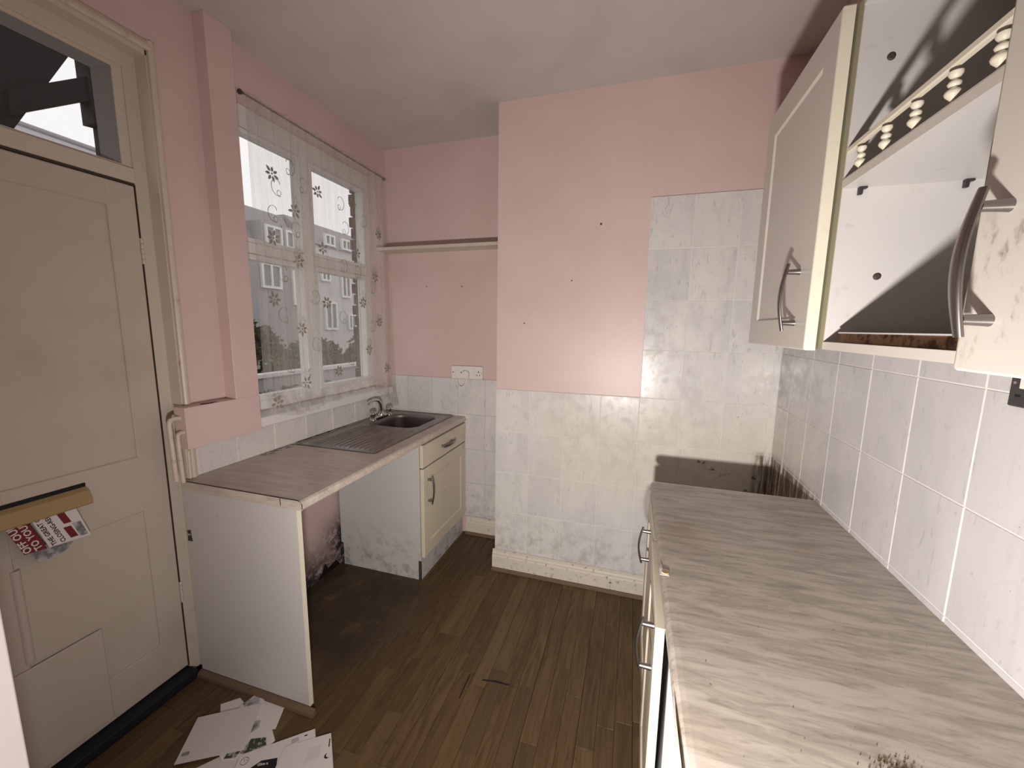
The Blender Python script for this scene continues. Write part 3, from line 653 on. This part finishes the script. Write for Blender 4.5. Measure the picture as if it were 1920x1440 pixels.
# tap
tp = empty('mixer_tap', (.075, 1.56, ZW), 'chrome mixer tap with curved spout and two knobs behind the sink bowl', 'tap')
zt = ZW+.001
MB().box(.055, .098, 1.475, 1.665, zt+.006, zt+.020, .006).lathe([(.022, 0), (.022, .006), (.018, .014)], (.077, 1.480, zt), n=18).lathe([(.022, 0), (.022, .006), (.018, .014)], (.077, 1.660, zt), n=18).lathe([(.022, .01), (.022, .026), (.017, .040), (.015, .046)], (.077, 1.57, zt), n=18).build('body', 'chrome', tp)
for y_ in (1.480, 1.660):
    MB().lathe([(.013, .012), (.012, .020), (.017, .027), (.0215, .037), (.0215, .047), (.017, .057), (.008, .062), (.001, .063)], (.077, y_, zt), n=20).build('knob', 'chrome', tp)
spt = [(.077, 1.57, zt+.03), (.077, 1.570, zt+.07), (.077, 1.562, zt+.10), (.078, 1.540, zt+.122), (.080, 1.510, zt+.132), (.082, 1.475, zt+.134), (.084, 1.445, zt+.130), (.085, 1.432, zt+.122), (.085, 1.428, zt+.112)]
MB().tube(spt, [.014, .0135, .012, .011, .0105, .0095, .009, .0095, .0095], 12).build('spout', 'chrome', tp)

# ================================================================ RIGHT BASE UNITS
rw = empty('worktop', (2.08, .1, .828), 'grey-beige marbled laminate worktop along the right wall', 'worktop')
ZR = .866; RX = 1.7927
MB().box(RX+.02, XR-T-G, -1.25, .9575, .828, ZR).build('top', 'worktop_right', rw)
pf = [(RX+.02, -1.25, .828), (RX+.008, -1.25, .828), (RX+.001, -1.25, .836), (RX, -1.25, .850), (RX+.003, -1.25, .859), (RX+.010, -1.25, .8648), (RX+.02, -1.25, ZR)]
MB().prism(pf, (0, 2.2075, 0)).build('rolled_edge', 'worktop_right', rw)
MB().box(RX+.012, XR-T-G-.001, .9576, .959, .829, .8662).build('end_strip', 'edging_cream', rw)
MB().prism([(RX-.0004, -.16, .848), (RX-.0004, -.05, .862), (RX-.0004, -.16, .866), (RX-.0004, -.30, .866), (RX-.0004, -.30, .838)], (-.0012, 0, 0)).build('chipped_edge', 'edging_cream', rw)
tag(MB().prism([(1.790, .300, ZR+.0005), (1.812, .300, ZR+.0005), (1.812, .328, ZR+.0005), (1.790, .328, ZR+.0005)], (0, 0, .0006)).lathe([(.009, 0), (.008, .0012)], (1.803, .313, ZR+.001), n=12).build('label_sticker', 'plastic_white', rw), 'small worn sticker')
MB().lathe([(.0085, 0), (.008, .0008)], (1.804, .313, ZR+.0022), n=12).build('sticker_print', 'sticker_yellow', rw)
db = MB(); random.seed(5)
for q in range(260):
    a, r_ = random.uniform(0, 6.3), random.gauss(0, .014); s_ = random.uniform(.0004, .0014)
    p = Vector((2.095+r_*math.cos(a)*1.8, -.085+r_*math.sin(a), ZR+.0003))
    db.prism([p+Vector((s_*math.cos(a+b), s_*math.sin(a+b), 0)) for b in (0, 1.6, 3.3, 4.9)], (0, 0, s_*.8))
for q in range(60):
    p = Vector((random.uniform(1.83, 2.33), random.uniform(-.2, .9), ZR+.0003)); s_ = random.uniform(.0003, .0008)
    db.prism([p+Vector((s_*math.cos(b), s_*math.sin(b), 0)) for b in (0, 1.6, 3.3, 4.9)], (0, 0, s_*.8))
tag(db.build('plaster_crumbs', 'debris', origin=(2.1, -.08, ZR)), 'brown crumbs and grit scattered on the right worktop', 'debris', kind='stuff')
rb = empty('base_cabinet', (2.08, .56, 0), 'right-hand base cabinet below the worktop, cream doors and bow handles', 'cabinet')
MB().box(1.811, XR-T-G-.002, .168, .185, .146, .8275, .0008).build('side_panel', 'cabinet_white', rb)
MB().box(1.811, XR-T-G-.002, .935, .952, .146, .8275, .0008).build('side_panel', 'cabinet_white', rb)
MB().box(1.811, XR-T-G-.002, .186, .934, .146, .163).build('bottom_panel', 'cabinet_white', rb)
MB().box(1.85, 1.865, .18, .95, .001, .145).build('plinth', 'cabinet_mouldy', rb)
# near door hangs ajar, far door shut
nd = shaker(1.783, 1.803, .162, .552, .15, .822, -1, .075, .005).rot((1.793, .552, 0), 'Z', R(-1.1)).build('door', 'cabinet_cream', rb)
feet(*handle((1.7765, .215, .785), (1.7765, .215, .672), (-1, 0, 0), nd, over=.014))
fd = shaker(1.790, 1.810, .558, .950, .15, .822, -1, .075, .005).build('door', 'cabinet_cream', rb)
feet(*handle((1.790, .74, .755), (1.790, .74, .645), (-1, 0, 0), fd, over=.014))

# ================================================================ WALL CABINETS
CX = 2.103; XB = XR-T-G-.001; Z0, Z1 = 1.448, 2.160
def carcass(root, y0, y1, mat='cabinet_white', frontmat='edging_olive'):
    t_ = .017
    for y_ in ((y0, y0+t_), (y1-t_, y1)):
        MB().box(CX+.0015, XB, y_[0], y_[1], Z0, Z1).build('side_panel', mat, root); MB().box(CX, CX+.0015, y_[0], y_[1], Z0, Z1).build('edging', frontmat, root)
    MB().box(CX+.0015, XB, y0+t_+.0002, y1-t_-.0002, Z0, Z0+t_).build('bottom_panel', mat, root); MB().box(CX, CX+.0015, y0+t_+.0002, y1-t_-.0002, Z0, Z0+t_).build('edging', 'wall_cabinet_cream', root)
    MB().box(CX+.0015, XB, y0+t_+.0002, y1-t_-.0002, Z1-t_, Z1).build('top_panel', mat, root); MB().box(CX, CX+.0015, y0+t_+.0002, y1-t_-.0002, Z1-t_, Z1).build('edging', 'wall_cabinet_cream', root)
    MB().box(XB-.012, XB-.005, y0+t_+.0002, y1-t_-.0002, Z0+t_+.0002, Z1-t_-.0002).build('back_panel', mat, root)
wc1 = empty('wall_cabinet', (2.24, .62, Z0), 'far cream wall cabinet, its panelled door slightly ajar, above the cooker gap', 'cabinet', 'wall cabinets')
carcass(wc1, .378, .876)
d1 = shaker(2.079, CX-.0005, .384, .874, 1.444, 2.163, -1, .075, .005, .003)
d1.rot((2.102, .874, 0), 'Z', R(-.4)); d1 = d1.build('door', 'wall_cabinet_cream', wc1)
MB().box(2.0757, 2.0985, .3828, .3838, 1.446, 2.161).build('edging', 'edging_cream', d1)
feet(*handle((2.0762, .462, 1.633), (2.0762, .462, 1.508), (-1, .02, 0), d1))
wc2 = empty('open_wall_cabinet', (2.24, .16, Z0), 'doorless middle wall cabinet with a gallery-railed shelf, white inside', 'cabinet', 'wall cabinets')
carcass(wc2, -.051, .3775)
SZ = 1.792
sh2 = MB().box(CX+.002, XB-.013, -.0335, .360, SZ, SZ+.016).build('shelf', 'cabinet_white', wc2)
MB().box(CX, CX+.0018, -.0335, .360, SZ-.0005, SZ+.0165).build('shelf_lipping', 'wall_cabinet_cream', sh2)
gr = MB().box(CX+.001, CX+.012, -.0335, .360, 1.862, 1.874, .002).build('gallery_rail', 'edging_cream', wc2)
MB().box(CX+.0005, CX+.010, -.0335, .360, SZ+.0165, SZ+.0195, .001).build('gallery_base', 'wall_cabinet_cream', wc2)
for y_ in (.308, .224, .144, .062, -.016):
    MB().lathe([(.0022, 0), (.0022, .004), (.0040, .006), (.0085, .011), (.0098, .0145), (.0085, .018), (.0035, .0215), (.0062, .0235), (.0080, .0268), (.0062, .030), (.0030, .0322), (.0055, .0350), (.0080, .0385), (.0080, .0425)], (CX+.0058, y_, SZ+.0197), n=14).build('spindle', 'edging_cream', gr)
for x_ in (2.135, 2.310):
    MB().box(x_-.004, x_+.004, .352, .3598, SZ-.016, SZ-.002, .001).box(x_-.004, x_+.011, .350, .3598, SZ-.005, SZ-.0005, .001).build('shelf_clip', 'plastic_charcoal', wc2)
for x_, z_ in ((2.160, 2.040), (2.187, 1.607)):
    MB().lathe([(.0075, 0), (.007, .002), (.004, .003)], (x_, .3605, z_), (0, -1, 0), 12).build('fixing_screw', 'wire_dark', wc2)
lb = empty('loose_board', (2.2, .16, Z0+.0175), 'loose chipboard offcut with broken edge lying on the open cabinet floor', 'board')
MB().box(2.122, 2.34, -.025, .3585 if False else .335, Z0+.0178, Z0+.0365).build('core', 'chipboard', lb); MB().box(2.120, 2.34, -.025, .335, Z0+.0367, Z0+.0392).build('laminate_skin', 'cabinet_white', lb)
wc3 = empty('wall_cabinet', (2.24, -.25, Z0), 'near cream wall cabinet with a large bow handle and grubby marks, top right', 'cabinet', 'wall cabinets')
carcass(wc3, -.545, -.0515)
d3 = slab(2.084, CX-.0005, -.543, -.064, 1.442, 2.163, .003).build('door', 'cream_grubby', wc3)
feet(*handle((2.084, -.107, 1.630), (2.084, -.107, 1.504), (-1, 0, 0), d3))
# charcoal socket under the near cabinet
bs = empty('wall_socket', (XR-T, .21, 1.35), 'charcoal wall socket on the right tiles under the near cabinet', 'socket')
XS = XR-T-G-.0012
MB().box(XS-.008, XS, .105, .250, 1.358, 1.444, .002).build('face_plate', 'plastic_charcoal', bs)
for y_ in (.212, .13): MB().box(XS-.012, XS-.0078, y_, y_+.014, 1.392, 1.412, .001).build('rocker_switch', 'plastic_white', bs)
for y_ in (.240, .115): MB().lathe([(.003, 0), (.003, .001)], (XS-.0078, y_, 1.401), (-1, 0, 0), 8).build('screw', 'chrome', bs)
MB().box(XS-.0088, XS-.0079, .226, .236, 1.376, 1.380).build('socket_slot', 'black', bs)

# ================================================================ POST ON THE FLOOR
def sheet(name, pts, z, mat, label, cat, th=.0012):
    return tag(MB().prism([(a, b, z) for a, b in pts], (0, 0, th)).build(name, mat, origin=(pts[0][0], pts[0][1], z)), label, cat, 'post heaped on the floor')
def flat(name, pts, z, mat, par, th=.0003): return MB().prism([(a, b, z) for a, b in pts], (0, 0, th)).build(name, mat, par)
zf = .0012
sheet('envelope', [(.215, .274), (.262, .318), (.300, .306), (.42, .20), (.36, .16)], zf, 'paper_white', 'white envelope mostly hidden beneath the pile, back left', 'envelope')
sheet('envelope', [(.330, .338), (.461, .345), (.503, .262), (.44, .235), (.36, .26)], zf+.0016, 'paper_white', 'white envelope sticking out of the pile beside the end panel', 'envelope')
sheet('envelope', [(.352, .067), (.406, .134), (.52, .175), (.50, .10)], zf+.0018, 'paper', 'white envelope with only its near edge showing, front left', 'envelope')
m1 = sheet('magazine', [(.316, .352), (.340, .352), (.538, .228), (.53, .16), (.42, .12), (.40, .13), (.30, .285)], zf+.0034, 'paper_white', 'wrapped magazine with grey and green pictures under the big envelope', 'magazine', .004)
flat('printed_picture', [(.300, .300), (.326, .345), (.352, .330), (.37, .30), (.345, .27)], zf+.0076, 'paper_grey', m1)
flat('printed_picture', [(.455, .205), (.500, .225), (.524, .205), (.49, .160), (.462, .155)], zf+.0076, 'ink_green', m1)
flat('printed_picture', [(.410, .262), (.425, .268), (.445, .245), (.43, .215), (.405, .225)], zf+.0076, 'paper_grey', m1)
flat('printed_picture', [(.415, .165), (.455, .178), (.46, .140), (.425, .125)], zf+.0076, 'ink_green', m1)
e1 = sheet('envelope', [(.195, .203), (.370, .320), (.466, .168), (.287, .060)], zf+.0082, 'paper', 'large plain white envelope lying on top of the pile, left', 'envelope', .0022)
flat('postmark', [(.283, .085), (.302, .097), (.293, .108), (.275, .094)], zf+.0106, 'ink_grey', e1)
l1 = sheet('letter', [(.470, .150), (.646, .302), (.675, .274), (.585, .12), (.505, .09)], zf+.0082, 'paper_white', 'long white letter with a round face emblem and black panel, middle of the pile', 'letter', .0018)
ring = MB(); c0 = Vector((.502, .140, zf+.0103))
ring.tube([c0+Vector((.0125*math.cos(a), .0125*math.sin(a), 0)) for a in [q*math.pi/12 for q in range(25)]], .0006, 4, False)
for dx, dy in ((-.004, .003), (.003, .005), (.001, -.001)): ring.box(c0.x+dx-.0018, c0.x+dx+.0018, c0.y+dy-.0006, c0.y+dy+.0006, c0.z, c0.z+.0003)
ring.build('round_emblem', 'ink_black', l1)
bp_ = flat('black_panel', [(.555, .158), (.600, .182), (.625, .150), (.56, .11), (.535, .118)], zf+.0101, 'ink_black', l1)
text('printed_text', 'Give a', .013, (.556, .140, zf+.0106), (.03, .016, 0), (-.016, .03, 0), 'paper_white', l1)
for q in range(3): flat('small_print', [(.596+q*.004, .243-q*.004), (.614+q*.004, .259-q*.004), (.615+q*.004, .258-q*.004), (.597+q*.004, .242-q*.004)], zf+.0101, 'ink_black', l1)
flat('small_logo', [(.628, .270), (.636, .277), (.639, .274), (.631, .267)], zf+.0101, 'ink_black', l1)
e2 = sheet('envelope', [(.594, .218), (.715, .305), (.812, .205), (.74, .10), (.66, .06)], zf+.0106, 'paper_white', 'white windowed envelope with a crescent mark, rightmost of the pile', 'envelope', .002)
flat('address_window', [(.680, .240), (.712, .262), (.735, .225), (.70, .19)], zf+.0127, 'paper', e2)
cs = MB()
a_ = [Vector((.758+.009*math.cos(t_), .236+.009*math.sin(t_), zf+.0128)) for t_ in [R(150+q*18) for q in range(11)]]
b_ = [Vector((.761+.0085*math.cos(t_), .240+.0075*math.sin(t_), zf+.0128)) for t_ in [R(330-q*18) for q in range(11)]]
cs.prism(a_+b_, (0, 0, .0003)).build('crescent_mark', 'ink_black', e2)
flat('small_print', [(.741, .262), (.744, .264), (.727, .288), (.724, .286)], zf+.0127, 'ink_black', e2)
flat('edge_stripe', [(.593, .2185), (.714, .3065), (.716, .3055), (.594, .2165)], zf+.0105, 'ink_red', e2)

# ================================================================ OUTSIDE
struct(MB().box(-40, -.9, -20, 40, -.8, -.75).build('ground', 'garden_ground'))
pc = empty('porch_canopy', (-.9, .5, 2.2), 'dark timber porch canopy with brackets outside the fanlight', 'canopy')
PX = -.90
def pp(pts, t_, nm='beam', mt='dark_timber', x_=PX): return MB().prism([(x_, a, b) for a, b in pts], (t_, 0, 0)).build(nm, mt, pc)
pp([(-.9, 3.35), (.60, 3.05), (.668, 2.775), (.655, 2.749), (.405, 2.28), (-.9, 1.6)], .05, 'fascia')
pp([(.40, 2.43), (.666, 2.624), (.71, 2.66), (.71, 2.54), (.668, 2.521), (.395, 2.33)], .07, 'brace')
pp([(.666, 3.1), (.668, 2.42), (.706, 2.425), (.705, 2.1), (1.2, 2.1), (1.2, 3.1)], .08, 'post')
hr = empty('neighbour_roof', (-5, 2.5, 3.3), 'pale slated roof seen through the fanlight', 'roof')
for q in range(7):
    f0 = q/7; f1 = (q+1)/7-.012
    MB().prism([(-5.+.35*(1-f), y_, z_) for f, y_, z_ in ((f0, .5, 3.25+.45*f0), (f0, 3.0-.02*f0, 2.98+.66*f0*1.), (f1, 3.0-.02*f1, 2.98+.66*f1), (f1, .5, 3.25+.45*f1))], (-.03, 0, 0)).build('slate_course', 'slate_pale', hr)
MB().tube([(-4.99, .5, 3.71), (-4.99, 3.0, 3.645)], .03, 6).build('ridge', 'slate', hr)
# terraces across the yard
hA = empty('house', (-9, 9, 0), 'grey rendered house with slate roof and dormer seen through the left pane', 'house', 'houses behind')
MB().box(-11, -9, 5.5, 10.6, -.75, 3.55).build('wall', 'render_grey', hA)
MB().prism([(-9, 5.5, 3.55), (-11, 5.5, 3.55), (-11, 5.5, 5.0), (-10, 5.5, 5.1)], (0, 5.1, 0)).build('roof', 'slate', hA)
def hwin(par, x_, y0, y1, z0, z1, mull=1, mat='upvc'):
    f = MB(); t_ = .07
    for b in ((y0, y1, z0, z0+t_), (y0, y1, z1-t_, z1), (y0, y0+t_, z0+t_, z1-t_), (y1-t_, y1, z0+t_, z1-t_)): f.box(x_, x_+.08, *b)
    if mull: ym = (y0+y1)/2; f.box(x_, x_+.08, ym-.03, ym+.03, z0+t_, z1-t_)
    w_ = f.build('window', mat, par); MB().box(x_+.01, x_+.03, y0+t_, y1-t_, z0+t_, z1-t_).build('pane', 'far_glass', w_)
for y0, y1, z0, z1 in ((8.72, 9.42, 2.55, 3.30), (9.85, 10.35, 2.1, 3.2)): hwin(hA, -8.99, y0, y1, z0, z1)
for y0, y1 in ((8.95, 9.55), (9.68, 10.28)):
    MB().box(-9.9, -9.0, y0-.08, y1+.08, 3.75, 4.52).build('dormer', 'render_grey', hA); hwin(hA, -8.99, y0, y1, 3.85, 4.42)
hB = empty('house', (-9, 12.5, 0), 'pale rendered house with bright windows seen through the right pane', 'house', 'houses behind')
MB().box(-11, -8.9, 10.8, 15.5, -.75, 4.2).build('wall', 'render_white', hB)
MB().prism([(-8.8, 10.7, 4.2), (-11, 10.7, 4.2), (-11, 10.7, 5.2), (-10, 10.7, 5.2)], (0, 4.9, 0)).build('roof', 'slate', hB)
for y0, y1, z0, z1 in ((11.0, 11.45, 3.9-.9, 3.75), (12.0, 12.5, 2.5, 3.4), (11.1, 11.7, 1.3, 2.3), (12.3, 12.7, 1.3, 1.9), (11.25, 11.75, 4.25, 4.65), (12.1, 12.6, 4.25, 4.65)): hwin(hB, -8.89, y0, y1, z0, z1)
# garden wall and hedges
yw = empty('garden_wall', (-5, 6, -.75), 'low pale garden wall crossing the yard beyond the window', 'wall')
MB().box(-4.1, -4.0, 2, 11, -.75, .62).build('masonry', 'render_grey', yw); MB().box(-4.15, -3.95, 2, 11, .62, .68).build('coping', 'render_white', yw)
random.seed(11)
def bush(cx, cy, z0, z1, rx, ry, n, label):
    mb = MB()
    for q in range(n):
        a, b = random.uniform(0, 6.28), random.uniform(-1, 1); c_ = math.sqrt(1-b*b); r_ = random.uniform(.75, 1.08)
        p = Vector((cx+rx*c_*math.cos(a)*r_, cy+ry*c_*math.sin(a)*r_, (z0+z1)/2+(z1-z0)/2*b*r_)); s_ = random.uniform(.05, .12)
        d1_ = Vector((random.gauss(0, 1), random.gauss(0, 1), random.gauss(0, 1))).normalized(); d2_ = d1_.orthogonal().normalized()
        mb.add([p-d1_*s_, p+d2_*s_*.45, p+d1_*s_, p-d2_*s_*.45], [(0, 1, 2, 3)])
    root = empty('bush', (cx, cy, z0), label, 'bush', 'garden bushes')
    tag(mb.build('foliage', 'hedge_leaf', root), kind='stuff'); MB().tube([(cx, cy, z0-.05), (cx+.05, cy, (z0+z1)/2)], [.05, .02], 6).build('stem', 'dark_timber', root)
bush(-5.2, 4.9, -.7, 1.5, .7, .85, 2600, 'dark leafy bush low in the left pane')
bush(-5.4, 6.8, -.7, 1.15, .7, .8, 2600, 'dark leafy bush between the two window bays')
bush(-5.2, 8.7, -.7, 1.35, .6, .85, 2200, 'dark leafy bush low in the right pane')
bush(-3.0, 4.0, -.7, .55, .5, 1.6, 2600, 'low scrubby bush nearest the window')
